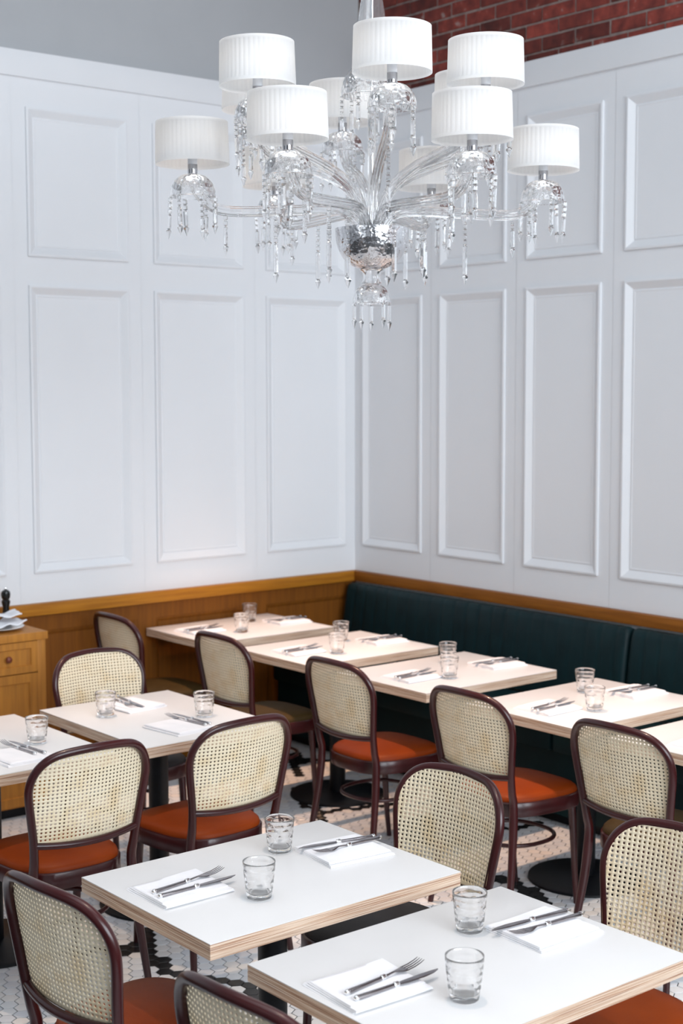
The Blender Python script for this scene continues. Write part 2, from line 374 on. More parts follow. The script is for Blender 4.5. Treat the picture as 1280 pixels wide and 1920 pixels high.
# bricks above the panelling (stretcher bond, real bricks where the picture shows them)
BL, BH, J = .215, .065, .011
bmeshes = []
for v in range(5):
    mb = MB(); mb.box(0, .03, 0, BL, 0, BH, bev=.004)
    rr = random.Random(v)
    mb.v = [(x+rr.uniform(-.0015, .0015), y+rr.uniform(-.0015, .0015), z+rr.uniform(-.0015, .0015)) for x, y, z in mb.v]
    bmeshes.append(mb.mesh('brick', 'brick', False))
rr = random.Random(3); rest = MB()
row = 0; z = LEDGE-.02
while z < CEIL-BH:
    y = .02-(row % 2)*(BL+J)/2
    while y > -6.6:
        y0 = y-BL; dx = rr.uniform(-.003, .003)
        if row < 9 and y0 > -3.1:
            if row < 8: link('brick', bmeshes[rr.randrange(5)], wall_right, (.052+dx, y0, z+rr.uniform(-.001, .001)), (rr.uniform(-.008, .008), 0, 0))
            else: rest.box(.052+dx, .08, y0, y, z, z+BH)
        else: rest.box(.052+dx, .08, y0, y, z, z+BH)
        y -= BL+J
    row += 1; z += BH+J
o = rest.obj('upper_brickwork', 'brick', wall_right, smooth=False); tag(o, kind='stuff')

# oak chair rail and wainscot on the left wall, oak capping rail on the right wall
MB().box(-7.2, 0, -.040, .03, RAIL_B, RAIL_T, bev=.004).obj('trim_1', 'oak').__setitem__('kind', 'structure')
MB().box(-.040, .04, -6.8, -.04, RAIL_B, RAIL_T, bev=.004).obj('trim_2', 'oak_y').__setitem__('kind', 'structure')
mb = MB(); wz0, wz1 = .12, .80
put = lambda a, z, d: (a, -d, z)
# the rest of the room behind and left of the viewpoint
MB().box(-9.9, -9.8, -11.3, .3, 0, CEIL).obj('wall_side', 'grey_wall', smooth=False).__setitem__('kind', 'structure')
MB().box(-9.9, .3, -11.4, -11.3, 0, CEIL).obj('wall_back', 'panel_white', smooth=False).__setitem__('kind', 'structure')
sw = [(p[0]-.02, p[1]+.02) for p in LX]
wall_face(mb, [-7.2, 0]+[x for p in sw for x in p], [0, wz0, wz1, RAIL_B+.01], [(a, b_, wz0, wz1) for a, b_ in sw], put, [])
wains = mb.obj('wainscot_face', 'oak_v_shaded', wall_left, smooth=False); wains.location = (0, -.008, 0)
for a, b_ in sw:
    k = (round(b_-a, 3), 'W')
    if k not in pm:
        mp_ = MB(); w_ = b_-a; h_ = wz1-wz0; prof = [(0, 0), (.0, -.004), (.012, -.006), (.026, -.014), (.05, -.014)]
        vs = []
        for i, d in prof: vs += [(i, -d, i), (w_-i, -d, i), (w_-i, -d, h_-i), (i, -d, h_-i)]
        fs = [(q_*4+q, q_*4+(q+1) % 4, q_*4+4+(q+1) % 4, q_*4+4+q) for q_ in range(len(prof)-1) for q in range(4)]+[(16, 17, 18, 19)]
        mp_.add(vs, fs); pm[k] = mp_.mesh('oak_panel', 'oak_v_shaded', False)
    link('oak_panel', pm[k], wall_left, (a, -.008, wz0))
mb = MB(); mb.box(-9.9, .3, -11.4, .3, CEIL, CEIL+.1); tag(mb.obj('ceiling', 'ceiling', smooth=False), kind='structure')
MB().box(-7.2, 0, -.026, -.006, 0, .11, bev=.003).obj('baseboard_left', 'oak').__setitem__('kind', 'structure')

# ------------------------------------------------------------------ floor of hexagonal tiles
mb = MB(); mb.box(-9.9, .3, -11.4, .3, -.1, -.0035)
floor = mb.obj('floor', 'grout', smooth=False); tag(floor, kind='structure')
P_ = .0550; ang60 = (P_/2, P_*math.sqrt(3)/2)
ORG = (-2.808, -2.160)
def seg_d(p, a, b_):
    ax, ay = a; bx, by = b_; dx, dy = bx-ax, by-ay; L = dx*dx+dy*dy
    t = max(0, min(1, ((p[0]-ax)*dx+(p[1]-ay)*dy)/L)) if L else 0
    return math.hypot(p[0]-ax-t*dx, p[1]-ay-t*dy)
VINES = [
 [(-2.800, -2.150), (-2.945, -2.397)], [(-2.88, -2.205), (-2.97, -2.26)], [(-2.891, -2.397), (-2.945, -2.48), (-2.90, -2.62), (-2.79, -2.74), (-2.81, -2.83), (-2.9, -2.95)],
 [(-3.75, -2.03), (-3.25, -2.045), (-2.97, -2.22)], [(-2.80, -2.15), (-2.66, -2.02), (-2.5, -1.6), (-2.62, -1.3), (-2.45, -1.0), (-2.2, -.8)],
 [(-1.310, -2.617), (-1.385, -2.775)], [(-1.325, -2.745), (-1.39, -2.83), (-1.5, -2.93), (-1.62, -2.9)], [(-1.31, -2.617), (-1.38, -2.5), (-1.5, -2.45)],
 [(-1.13, -2.02), (-1.0, -2.06), (-.84, -2.06), (-.74, -2.12), (-.62, -2.12)],
 [(-.74, -.34), (-.80, -.45), (-.90, -.60), (-1.0, -.72)], [(-.78, -.50), (-.66, -.62), (-.6, -.8)],
 [(-1.14, -.92), (-1.22, -1.02), (-1.30, -1.17), (-1.31, -1.32), (-1.14, -1.39), (-.95, -1.45), (-.80, -1.38)], [(-1.31, -1.32), (-1.40, -1.40), (-1.45, -1.52)],
 [(-3.2, -3.0), (-3.05, -3.15), (-2.9, -3.05), (-2.8, -2.9)], [(-2.1, -3.6), (-2.0, -3.75), (-1.85, -3.8)], [(-3.62, -3.02), (-3.4, -3.08), (-3.2, -3.0)]]
def is_black(p):
    return any(seg_d(p, v[i], v[i+1]) < .030 for v in VINES for i in range(len(v)-1))
def hex_into(mb, cx, cy, mi, z=0.0, flat=False):
    r = P_/math.sqrt(3)-.0021; r2_ = r-.0010
    vs = []
    for rr_, zz in ((r, -.0034), (r, z-.0008), (r2_, z)):
        for k in range(6):
            a = PI/6+PI/3*k; vs.append((cx+rr_*math.cos(a), cy+rr_*math.sin(a), zz))
    fs = [(i*6+k, i*6+(k+1) % 6, (i+1)*6+(k+1) % 6, (i+1)*6+k) for i in range(2) for k in range(6)]+[tuple(range(12, 18))]
    mb.add(vs, fs, mi)
TM = ['tile_white', 'tile_pale', 'tile_warm', 'tile_black']
tmesh = []
for t_ in TM:
    mb = MB(); hex_into(mb, 0, 0, 0); tmesh.append(mb.mesh('tile', t_, False))
# lattice places of the tiles laid as single pieces: row -> columns
TILE_ROWS = {33: [-13, -12, 18], 34: [-13, -12, 4, 18, 19], 35: [-13, -12, 4], 31: [-12, -11, 4, 17, 18, 19], 32: [-12, 4], -3: [-11, -10, -9, -3, -2, -1, 0, 1, 2, 38, 40], -2: [-11, -10, -3, -2, -1, 0, 1, 36, 37, 38, 40, 41], -1: [-11, -10, -3, -2, -1, 0, 1, 36, 37, 38, 40, 41], 0: [-11, -10, -3, -2, -1, 0, 37, 38, 40], 1: [-11, -10, -3, -2, 0, 37, 40], -7: [-10, -9, -2, -1, 0, 1, 3, 4, 31, 32, 34, 35, 36, 37, 38, 39], -6: [-10, -9, -3, -2, -1, 0, 1, 2, 3, 32, 34, 35, 36, 37, 38, 39], -5: [-10, -9, -3, -2, -1, 0, 1, 2, 3, 33, 34, 35, 36, 37, 38, 39, 40], -4: [-10, -9, -3, -2, -1, 0, 1, 2, 33, 35, 36, 37, 39, 40], -8: [-9, 4, 5, 6, 7, 8, 11, 23, 24, 25, 26, 31, 34, 38], -9: [-7, 4, 5, 6, 7, 8, 11, 23, 24, 25, 26, 27, 30, 31, 33, 42], 13: [-7, 20, 21, 22], 12: [-6, 20, 21, 22, 24], 8: [-5, -4, 23], 9: [-5, -4, 23], 10: [-5, 21, 22], 11: [-5, 21, 22], 4: [-4, -3, -2], 5: [-4, -3], 6: [-4, 23], 2: [-3, -2, -1, 39], 3: [-3, -2, -1], 22: [-2, 12, 13, 15, 16], -10: [4, 5, 6, 7, 32, 33], 36: [4, 19], -12: [5, 6, 7, 32, 33], -11: [5, 6, 7, 32, 33], -14: [6, 7, 33, 34], -13: [6, 7, 32, 33], -16: [7, 34, 35], -15: [7, 33, 34, 35], -19: [9, 10, 36, 37], -18: [9, 36, 37], -20: [10, 36], -21: [11], 21: [12, 15, 16], 18: [14, 15, 16, 17, 19], 19: [15, 16, 17, 27], 20: [15, 16, 17], 16: [16, 18, 19, 20, 21, 22, 23], 17: [16, 19, 20], 26: [16, 24], 27: [17, 24], 28: [17, 18], 30: [17, 18], 14: [19, 20, 21, 22], 15: [19, 20, 21, 22, 23], 38: [20], 7: [23], 25: [24], 23: [28], -17: [35, 37], -32: [36, 37, 38], -34: [37], -33: [37]}
SINGLE = {(i, j) for j, r_ in TILE_ROWS.items() for i in r_}
rest = MB(); rr = random.Random(11)
for j in range(-60, 46):
    for i in range(-70, 90):
        x = ORG[0]+i*P_+j*ang60[0]; y = ORG[1]+j*ang60[1]
        if not (-4.7 < x < -.02 and -5.0 < y < -.04): continue
        w = rr.random(); mi = 3 if is_black((x, y)) else (0 if w < .5 else 1 if w < .8 else 2)
        if (i, j) in SINGLE: link('tile', tmesh[mi], floor, (x, y, 0))
        else: hex_into(rest, x, y, mi)
o = rest.obj('hexagon_tiles', TM, floor, smooth=False); tag(o, kind='stuff')
FLOOR_Z = 0.0
print('tiles joined', len(rest.f)//13)

# ------------------------------------------------------------------ banquette
bq = thing('banquette', 'long dark teal leather banquette bench with channelled back along the right wall', 'bench', (0, 0, 0))
def bench_back(y0, y1):
    mb = MB(); n = max(2, int((y0-y1)/.012)); prof = [(-.045, .872), (-.075, .884), (-.105, .874), (-.118, .845), (-.135, .74), (-.150, .62), (-.165, .48), (-.045, .48)]
    vs = []; pn = len(prof)
    for i in range(n+1):
        y = y0+(y1-y0)*i/n; e_ = min(i, n-i)*(y0-y1)/n
        rnd = min(1, e_/.03); sq = (1-math.sqrt(max(0, 1-(1-rnd)**2)))*.030
        ph = ((y0-y) % .095)/.095; groove = .006*math.exp(-((min(ph, 1-ph))/.055)**2)
        for q, (x, z) in enumerate(prof):
            if 1 <= q <= 6: x = x+sq+groove
            if q <= 3: z = z-sq*.7
            vs.append((x, y, z))
    fs = [(i*pn+q, (i+1)*pn+q, (i+1)*pn+(q+1) % pn, i*pn+(q+1) % pn) for i in range(n) for q in range(pn)]
    fs += [tuple(range(pn)), tuple(reversed(range(n*pn, n*pn+pn)))]
    mb.add(vs, fs); return mb
YS = [(-.045, -2.205), (-2.213, -4.40), (-4.408, -6.5)]
for y0, y1 in YS:
    bench_back(y0, y1).obj('back_cushion', 'teal', bq, angle=60)
    MB().box(-.66, -.165, y1, y0, .36, .475, bev=.025).obj('seat_cushion', 'teal', bq)
MB().box(-.62, -.045, -6.5, -.045, .06, .36).obj('base', 'teal', bq, smooth=False)
MB().box(-.56, -.045, -6.5, -.045, 0, .06).obj('plinth', 'black_metal', bq, smooth=False)

# ------------------------------------------------------------------ tables
TH = .75
def make_table(w, d):
    t = bpy.data.objects.new('dining_table', None); COL.objects.link(t)
    MB().box(-w/2, w/2, -d/2, d/2, TH-.0022, TH, bev=.0008).obj('tabletop', 'laminate', t)
    mb = MB(); vs = []; pr_ = [(.0008, -.0022), (.0004, -.0030), (.0004, -.0150), (.0018, -.0153), (.0018, -.0162), (.0004, -.0165), (.0004, -.0405), (.0012, -.041)]
    for i_, z_ in pr_: vs += [(-w/2+i_, -d/2+i_, TH+z_), (w/2-i_, -d/2+i_, TH+z_), (w/2-i_, d/2-i_, TH+z_), (-w/2+i_, d/2-i_, TH+z_)]
    nq = len(pr_); mb.add(vs, [(q*4+4+k, q*4+4+(k+1) % 4, q*4+(k+1) % 4, q*4+k) for q in range(nq-1) for k in range(4)]+[(0, 1, 2, 3), (nq*4-1, nq*4-2, nq*4-3, nq*4-4)])
    mb.obj('plywood_core', 'ply', t, smooth=False)
    MB().lathe([(.0, TH-.041), (.11, TH-.041), (.11, TH-.047), (.045, TH-.050), (.0395, TH-.06), (.0395, .018), (.0, .018)], 28).obj('pole', 'black_metal', t)
    MB().lathe([(.0395, .024), (.06, .020), (.225, .014), (.238, .010), (.240, .0), (0, 0)], 48).obj('base_plate', 'black_metal', t)
    return t
TABLES = {  # name: (cx, cy, rot, label)
 'front_left': (-3.345, -3.675, 0, 'white topped plywood table in the left foreground, left of the nearest table'),
 'front_right': (-3.345, -4.435, 0, 'nearest white topped plywood table, cut by the bottom edge of the picture'),
 'mid': (-2.578, -1.878, PI/2, 'white topped plywood table standing endways in the middle left behind the cane chairs'),
 'left_edge': (-3.300, -1.878, PI/2, 'white topped plywood table cut by the left picture edge'),
 'corner': (-1.083, -.330, 0, 'white topped table in the far corner against the oak wainscot'),
 'bench2': (-1.060, -1.135, 0, 'white topped table at the bench, second from the corner'),
 'bench3': (-1.060, -1.932, 0, 'white topped table at the bench, third from the corner'),
 'bench4': (-1.060, -2.780, 0, 'white topped table at the bench, fourth from the corner'),
 'bench5': (-1.060, -3.545, 0, 'white topped table at the bench, nearest one, cut by the right picture edge')}
base_table = make_table(.812, .61)
tag(base_table, 'x', 'table', 'plywood dining tables')
first = True
for k, (cx, cy, rz, lab) in TABLES.items():
    if first: base_table.location = (cx, cy, 0); base_table.rotation_euler = (0, 0, rz); base_table['label'] = lab; first = False
    else: copy_tree(base_table, (cx, cy, 0), rz, lab)

# ------------------------------------------------------------------ cane back chairs
def surf_x(y, z):
    """backrest surface (frame centre line): leans back, curved in plan"""
    if z < .50: x0 = -.188-.0*(z)
    else: x0 = -.188-.17*(z-.50)
    return x0-.040*max(0, 1-(y/.215)**2)*min(1, max(0, (z-.46)/.08))
OUT = [(.183, .46), (.185, .52), (.192, .59), (.204, .67), (.214, .735), (.216, .775), (.208, .812), (.188, .846), (.155, .872), (.105, .886), (.0, .892)]
RAILZ = .577
def make_chair(leath):
    t = bpy.data.objects.new('cane_chair', None); COL.objects.link(t)
    # bentwood back frame with rear legs: one bent rod from foot to foot
    half = [(-.245, .216, 0), (-.222, .203, .16), (-.198, .190, .32)]
    path = [Vector(p) for p in half]+[Vector((surf_x(y, z), y, z)) for y, z in OUT]
    full = path+[Vector((p.x, -p.y, p.z)) for p in reversed(path[:-1])]
    pts = crom(full, 4); n = len(pts); rad = []
    for p in pts:
        z = p.z
        rad.append(.0115+.006*min(1, z/.40) if z < .40 else .0175-.0035*min(1, (z-.40)/.2))
    rest_ = MB().tube(pts, rad, 12)
    rest_.obj('back_frame', 'bentwood', t, angle=80)
    rp = crom([(surf_x(y, RAILZ)-.0, y, RAILZ-.010+.012*(abs(y)/.19)**2) for y in (-.188, -.15, -.10, -.05, 0, .05, .10, .15, .188)], 3)
    MB().tube(rp, .0118, 10).obj('lower_back_rail', 'bentwood', t, angle=80)
    # cane panel with real holes
    inner = []
    upper = [(y, z) for y, z in OUT if z >= RAILZ+.012]
    ybot = .1895
    right = crom([(0, y, z) for y, z in [(ybot, RAILZ-.002)]+upper[0:]], 5)
    poly = [(p.y+.001*min(1, p.y/.1), p.z+.002*max(0, min(1, (p.z-.75)/.1))) for p in right]
    poly = poly+[(-y, z) for y, z in reversed(poly[:-1])]
    def inside(y, z, g=0):
        c = False; m_ = len(poly)
        for i in range(m_):
            y1, z1 = poly[i]; y2, z2 = poly[(i+1) % m_]
            if (z1 > z) != (z2 > z) and y < (y2-y1)*(z-z1)/(z2-z1)+y1: c = not c
        return c
    def nearest(y, z):
        best = None; m_ = len(poly)
        for i in range(m_):
            a = poly[i]; b_ = poly[(i+1) % m_]; dx, dz = b_[0]-a[0], b_[1]-a[1]; L = dx*dx+dz*dz or 1e-9
            tt = max(0, min(1, ((y-a[0])*dx+(z-a[1])*dz)/L)); q = (a[0]+tt*dx, a[1]+tt*dz); d_ = math.hypot(q[0]-y, q[1]-z)
            if best is None or d_ < best[0]: best = (d_, q)
        return best
    PU, PV = .01435, .0128; mb = MB(); FX = .0105
    pt = lambda y, z, dx=0: (surf_x(y, z)+FX+dx, y, z)
    cache = {}
    def gv(y, z):
        k = (round(y, 5), round(z, 5))
        if k not in cache:
            if not inside(y, z): y, z = nearest(y, z)[1]
            cache[k] = len(mb.v); mb.v.append(pt(y, z))
        return cache[k]
    nu = 32; nv = 27
    for i in range(-nu//2, nu//2):
        for j in range(nv):
            y0, y1 = i*PU, (i+1)*PU; z0, z1 = RAILZ-.004+j*PV, RAILZ-.004+(j+1)*PV
            cs = [(y0, z0), (y1, z0), (y1, z1), (y0, z1)]
            ins = [inside(*c_) for c_ in cs]
            if not any(ins): continue
            yc, zc = (y0+y1)/2, (z0+z1)/2
            holed = inside(yc, zc) and nearest(yc, zc)[0] > .0062
            if holed:
                ring = [gv(y0, z0), gv(yc, z0) , gv(y1, z0), gv(y1, zc), gv(y1, z1), gv(yc, z1), gv(y0, z1), gv(y0, zc)]
                hr = .0034; o_ = len(mb.v)
                for k in range(8):
                    a = -3*PI/4+k*PI/4; mb.v.append(pt(yc+hr*math.cos(a), zc+hr*math.sin(a)))
                for k in range(8):
                    k2 = (k+1) % 8; mb.f.append((ring[k], ring[k2], o_+k2, o_+k)); mb.m.append(0)
            else:
                q = [gv(*c_) for c_ in ((y0, z0), (yc, z0), (y1, z0), (y1, zc), (y1, z1), (yc, z1), (y0, z1), (y0, zc))]
                qq = []
                for a in q:
                    if not qq or mb.v[a] != mb.v[qq[-1]]: qq.append(a)
                if len(set(qq)) >= 3: mb.f.append(tuple(dict.fromkeys(qq))); mb.m.append(0)
    o = mb.obj('cane_panel', 'cane', t, angle=60)
    sol = o.modifiers.new('thickness', 'SOLIDIFY'); sol.thickness = .0016; sol.offset = 1
    rd = [Vector(pt(y, z, .0012)) for y, z in poly]
    MB().tube(rd, .0016, 6, closed=True).obj('cane_spline', 'reed', t, angle=80)
    # seat: bent ring and domed upholstery
    def so(a, g):
        ca, sa = math.cos(a), math.sin(a)
        ex = .62
        x = math.copysign(abs(ca)**ex, ca)*(.212+g) ; y = math.copysign(abs(sa)**ex, sa)*(.205+g)
        y *= 1+.10*(x/.21) ; return (x+.012, y)
    n = 48; mb = MB(); vs = []
    pr = [(-.022, .412), (0, .410), (.002, .416), (.002, .462), (-.002, .467), (-.03, .467)]
    for g, z in pr:
        for k in range(n): x, y = so(2*PI*k/n, g); vs.append((x, y, z))
    L = len(pr); fs = [(i*n+k, i*n+(k+1) % n, ((i+1) % L)*n+(k+1) % n, ((i+1) % L)*n+k) for i in range(L) for k in range(n)]
    mb.add(vs, fs); mb.obj('seat_frame', 'bentwood', t, angle=40)
    mb = MB(); vs = []; rings = [(1.0, .464), (1.0, .470), (.985, .480), (.94, .488), (.82, .4945), (.6, .4995), (.35, .502), (.12, .503)]
    for s_, z in rings:
        for k in range(n): x, y = so(2*PI*k/n, -.005); vs.append(((x-.012)*s_+.012, y*s_, z))
    fs = [(i*n+k, i*n+(k+1) % n, (i+1)*n+(k+1) % n, (i+1)*n+k) for i in range(len(rings)-1) for k in range(n)]+[tuple(range((len(rings)-1)*n, len(rings)*n)), tuple(reversed(range(n)))]
    mb.add(vs, fs); mb.obj('seat', leath, t, angle=70)
    # front legs
    for s_ in (-1, 1):
        pts = crom([(.155, s_*.165, .43), (.165, s_*.168, .30), (.178, s_*.168, .12), (.190, s_*.166, 0)], 5)
        r_ = [.0165-.006*(1-p.z/.42) for p in pts]
        MB().tube(pts, r_, 12).obj('front_leg', 'bentwood', t, angle=80)
    # bent ring stretcher under the seat
    ring = []
    for k in range(36):
        a = 2*PI*k/36; ca, sa = math.cos(a), math.sin(a)
        ring.append((math.copysign(abs(ca)**.85, ca)*.160-.010, math.copysign(abs(sa)**.85, sa)*.160, .285))
    MB().tube(ring, .0085, 8, closed=True).obj('ring_stretcher', 'bentwood', t, angle=80)
    return tag(t, 'x', 'chair', 'cane back dining chairs')
CH = [ # x, y, rz, leather, label
 (-1.500, -1.985, 0.0, 'orange', 'cane back chair with lit orange seat at the third bench table from the corner'),
 (-1.500, -2.785, 0.0, 'orange', 'cane back chair with orange seat at the fourth bench table, right of centre'),
 (-2.705, -2.375, PI/2+.04, 'orange', 'cane back chair seen from behind at the near end of the middle left table'),
 (-3.290, -2.360, PI/2, 'orange', 'cane back chair seen from behind at the left edge table, orange seat'),
 (-3.770, -3.700, 0.10, 'orange', 'cane back chair at the left foreground table, lower left corner of the picture'),
 (-3.778, -4.485, 0.09, 'orange', 'cane back chair low at the bottom, left side of the nearest table'),
 (-2.835, -4.412, PI, 'orange', 'cane back chair facing the viewer at the right side of the nearest table'),
 (-2.885, -3.625, PI+.02, 'black', 'cane back chair facing the viewer with charcoal seat at the left foreground table'),
 (-1.500, -3.525, 0.0, 'olive', 'cane back chair with olive seat at the nearest bench table, right side'),
 (-1.510, -1.130, 0.0, 'olive', 'cane back chair at the second bench table from the corner'),
 (-1.590, -.300, 0.0, 'olive', 'farthest cane back chair, in front of the oak wainscot at the far corner table'),
 (-2.450, -1.435, -PI/2, 'black', 'golden cane back chair facing the viewer at the far end of the middle left table')]
protos = {}
for x, y, rz, le, lab in CH:
    if le not in protos:
        c_ = make_chair('leather_'+le); protos[le] = c_; c_.location = (x, y, 0); c_.rotation_euler = (0, 0, rz); c_['label'] = lab
    else: copy_tree(protos[le], (x, y, 0), rz, lab)

# ------------------------------------------------------------------ tableware
def make_glass():
    t = bpy.data.objects.new('tumbler', None)
    H_ = .098; rb, rtop = .031, .0425; n = 36
    rad = lambda z: rb+(rtop-rb)*(z/H_)**.85
    def rf(r, a, z):
        if z < .012 or z > .088: return r
        row = (z-.012)/.0152; k = int(row); ph = a*7/(2*PI)+(.5 if k % 2 else 0)
        u = abs((ph % 1)-.5)*2; v = abs((row % 1)-.5)*2
        return r-.0022*max(0, 1-max(u*.9+v*.45, v))+.0007
    outer = [(0.0005, 0.0), (rb-.003, 0.0), (rb-.0005, .0015)]+[(rad(z), z) for z in [.004+.0038*i for i in range(24)]]+[(rtop-.0001, H_-.0010), (rtop-.0006, H_-.0001)]
    inner = [(rtop-.0014, H_-.0007), (rad(.092)-.0018, .092), (rad(.085)-.0023, .085), (rad(.06)-.0027, .06), (rad(.03)-.0034, .03), (rad(.018)-.005, .018), (rb-.012, .0135), (.0005, .0130)]
    mb = MB(); vs = []; prof = outer+inner; no = len(outer)
    for q, (r, z) in enumerate(prof):
        for k in range(n):
            a = 2*PI*k/n; rr_ = rf(r, a, z) if q < no else r; vs.append((rr_*math.cos(a), rr_*math.sin(a), z))
    fs = [(i*n+k, i*n+(k+1) % n, (i+1)*n+(k+1) % n, (i+1)*n+k) for i in range(len(prof)-1) for k in range(n)]
    fs += [tuple(reversed(range(n))), tuple(range((len(prof)-1)*n, len(prof)*n))]
    mb.add(vs, fs); return mb.mesh('tumbler', 'tumbler', True, 50)
GLASS_ME = make_glass()
def make_napkin(seed, w=.215, d=.175):
    rr_ = random.Random(seed)
    th = .0026; a = d/2
    cl = [(-a, .0016), (a-.002, .0016), (a+.0012, .0034), (a-.002, .0052), (-a+.006, .0052), (-a+.002, .0070), (-a+.006, .0088), (a-.010, .0090), (a-.007, .0106), (a-.012, .0120), (-a+.016, .0118)]
    P = crom([(0, y, z) for y, z in cl], 4)
    def side(sgn):
        o_ = []
        for i, p in enumerate(P):
            q = P[min(i+1, len(P)-1)]-P[max(i-1, 0)]; q.normalize(); nn = Vector((0, -q.z, q.y))
            o_.append(p+nn*sgn*th/2*.98)
        return o_
    loop = side(1)+list(reversed(side(-1))); m_ = len(loop); nx = 14; mb = MB(); vs = []
    ph = rr_.uniform(0, 6)
    for i in range(nx+1):
        x = -w/2+w*i/nx
        for p in loop:
            lev = p.z/.012
            sk = .010*lev*math.sin(ph+x*9)*.5
            puff = .0012*math.sin(x*24+ph)*math.sin(p.y*20+ph)*lev
            ex = (.006*lev if i == 0 else -.005*lev if i == nx else 0)
            vs.append((x+ex+(p.y*.03*lev), p.y+sk, max(.0002, p.z+puff)))
    fs = [(i*m_+k, i*m_+(k+1) % m_, (i+1)*m_+(k+1) % m_, (i+1)*m_+k) for i in range(nx) for k in range(m_)]
    hm = m_//2
    for q in range(hm-1):
        fs.append((q, m_-1-q, m_-2-q, q+1)); fs.append((nx*m_+q, nx*m_+q+1, nx*m_+m_-2-q, nx*m_+m_-1-q))
    mb.add(vs, fs); return mb.mesh('napkin', 'linen', True, 60)
NAPS = [make_napkin(s_) for s_ in range(3)]
def loft(mb, secs, n=10):
    """sections (x, y, z, half width, half height) joined into a flat bar"""
    vs = []
    for x, y, z, hw, hh in secs:
        for k in range(n):
            a = 2*PI*k/n; c_, s_ = math.cos(a), math.sin(a)
            vs.append((x, y+hw*math.copysign(abs(c_)**.6, c_), z+hh*math.copysign(abs(s_)**.6, s_)))
    L = len(secs); fs = [(i*n+k, i*n+(k+1) % n, (i+1)*n+(k+1) % n, (i+1)*n+k) for i in range(L-1) for k in range(n)]+[tuple(reversed(range(n))), tuple(range((L-1)*n, L*n))]
    return mb.add(vs, fs)
# cutlery lies along +x: handle end at x=-.12, tip at x=+.12
KN_H = loft(MB(), [(-.119, 0, .005, .0045, .003), (-.113, 0, .005, .0068, .0042), (-.06, 0, .0048, .0062, .0036), (-.012, 0, .0048, .0052, .0034)]).mesh('handle', 'steel', True, 40)
KN_E = MB().tube([(-.124, 0, .005), (-.122, 0, .005), (-.118, 0, .005), (-.113, 0, .005)], [.003, .0056, .0066, .0060], 12).mesh('end_cap', 'bright_steel', True, 60)
KN_F = MB().tube([(-.014, 0, .005), (-.010, 0, .005), (-.006, 0, .005), (-.003, 0, .005), (.001, 0, .005)], [.0052, .0067, .0054, .0065, .0048], 12).mesh('ferrule', 'bright_steel', True, 60)
KN_B = loft(MB(), [(-.001, 0, .0045, .0055, .0016), (.02, .0, .0045, .0085, .0012), (.07, .0005, .0045, .0098, .0010), (.10, .002, .0045, .0075, .0009), (.118, .005, .0045, .0030, .0007), (.122, .0065, .0045, .0008, .0005)]).mesh('blade', 'steel', True, 40)
FK_N = loft(MB(), [(-.001, 0, .0050, .0045, .0022), (.015, 0, .0065, .0030, .0018), (.030, 0, .0075, .0032, .0016), (.042, 0, .006, .0075, .0013), (.054, 0, .0045, .0125, .0011), (.064, 0, .0045, .0130, .0011)]).mesh('neck', 'steel', True, 40)
TI = [loft(MB(), [(.060, y0, .0046, .0020, .0010), (.085, y0, .0058, .0017, .0009), (.105, y0*.98, .0095, .0014, .0008), (.116, y0*.96, .0130, .0007, .0005)], 8).mesh('tine', 'steel', True, 40) for y0 in (-.0108, -.0036, .0036, .0108)]
def knife(x, y, z, rz, label, group):
    t = thing('table_knife', label, 'knife', (x, y, z), rz, group)
    for nm, me in (('handle', KN_H), ('end_cap', KN_E), ('ferrule', KN_F), ('blade', KN_B)): link(nm, me, t)
    return t
def fork(x, y, z, rz, label, group):
    t = thing('dinner_fork', label, 'fork', (x, y, z), rz, group)
    for nm, me in (('handle', KN_H), ('end_cap', KN_E), ('ferrule', KN_F), ('neck', FK_N)): link(nm, me, t)
    for me in TI: link('tine', me, t)
    return t
TN = {'front_left': 'left foreground table', 'front_right': 'nearest table', 'mid': 'middle left table', 'left_edge': 'left edge table', 'corner': 'far corner table',
      'bench2': 'bench table second from corner', 'bench3': 'bench table third from corner', 'bench4': 'bench table fourth from corner', 'bench5': 'nearest bench table'}
ZN = TH+.0135
def place(key, side, nx, ny, nr, k0, kr, f0, fr, ns=0):
    """napkin centre/rotation, knife centre/rotation, fork centre/rotation, all in room metres"""
    s_ = {'L': 'left', 'R': 'right', 'N': 'near', 'F': 'far'}[side]
    o = link('napkin', NAPS[ns], None, (nx, ny, TH), (0, 0, nr)); tag(o, f'folded white napkin at the {s_} place of the {TN[key]}', 'napkin', 'folded napkins')
    if k0: knife(k0[0], k0[1], ZN, kr, f'steel knife on napkin, {s_} place of the {TN[key]}', 'table knives')
    if f0: fork(f0[0], f0[1], ZN, fr, f'steel fork on napkin, {s_} place of the {TN[key]}', 'dinner forks')
def tumbler(key, x, y, which):
    o = link('tumbler', GLASS_ME, None, (x, y, TH), (0, 0, x*7+y*3)); tag(o, f'clear glass tumbler, {which} of two on the {TN[key]}' if key != 'left_edge' else 'clear dimpled glass tumbler alone on the left edge table', 'glass', 'dimpled tumblers')
place('front_right', 'L', -3.625, -4.405, -.05, (-3.588, -4.462), 0.0, (-3.585, -4.415), .10, 0)
place('front_right', 'R', -3.085, -4.415, PI-.02, (-3.093, -4.380), PI-.12, (-3.085, -4.425), PI-.05, 1)
tumbler('front_right', -3.505, -4.580, 'nearer'); tumbler('front_right', -3.222, -4.305, 'farther')
place('front_left', 'L', -3.605, -3.630, 0, (-3.575, -3.668), .02, (-3.572, -3.618), .14, 2)
place('front_left', 'R', -3.080, -3.655, PI-.10, (-3.072, -3.612), PI-.22, (-3.068, -3.655), PI-.02, 0)
tumbler('front_left', -3.478, -3.800, 'nearer'); tumbler('front_left', -3.215, -3.535, 'farther')
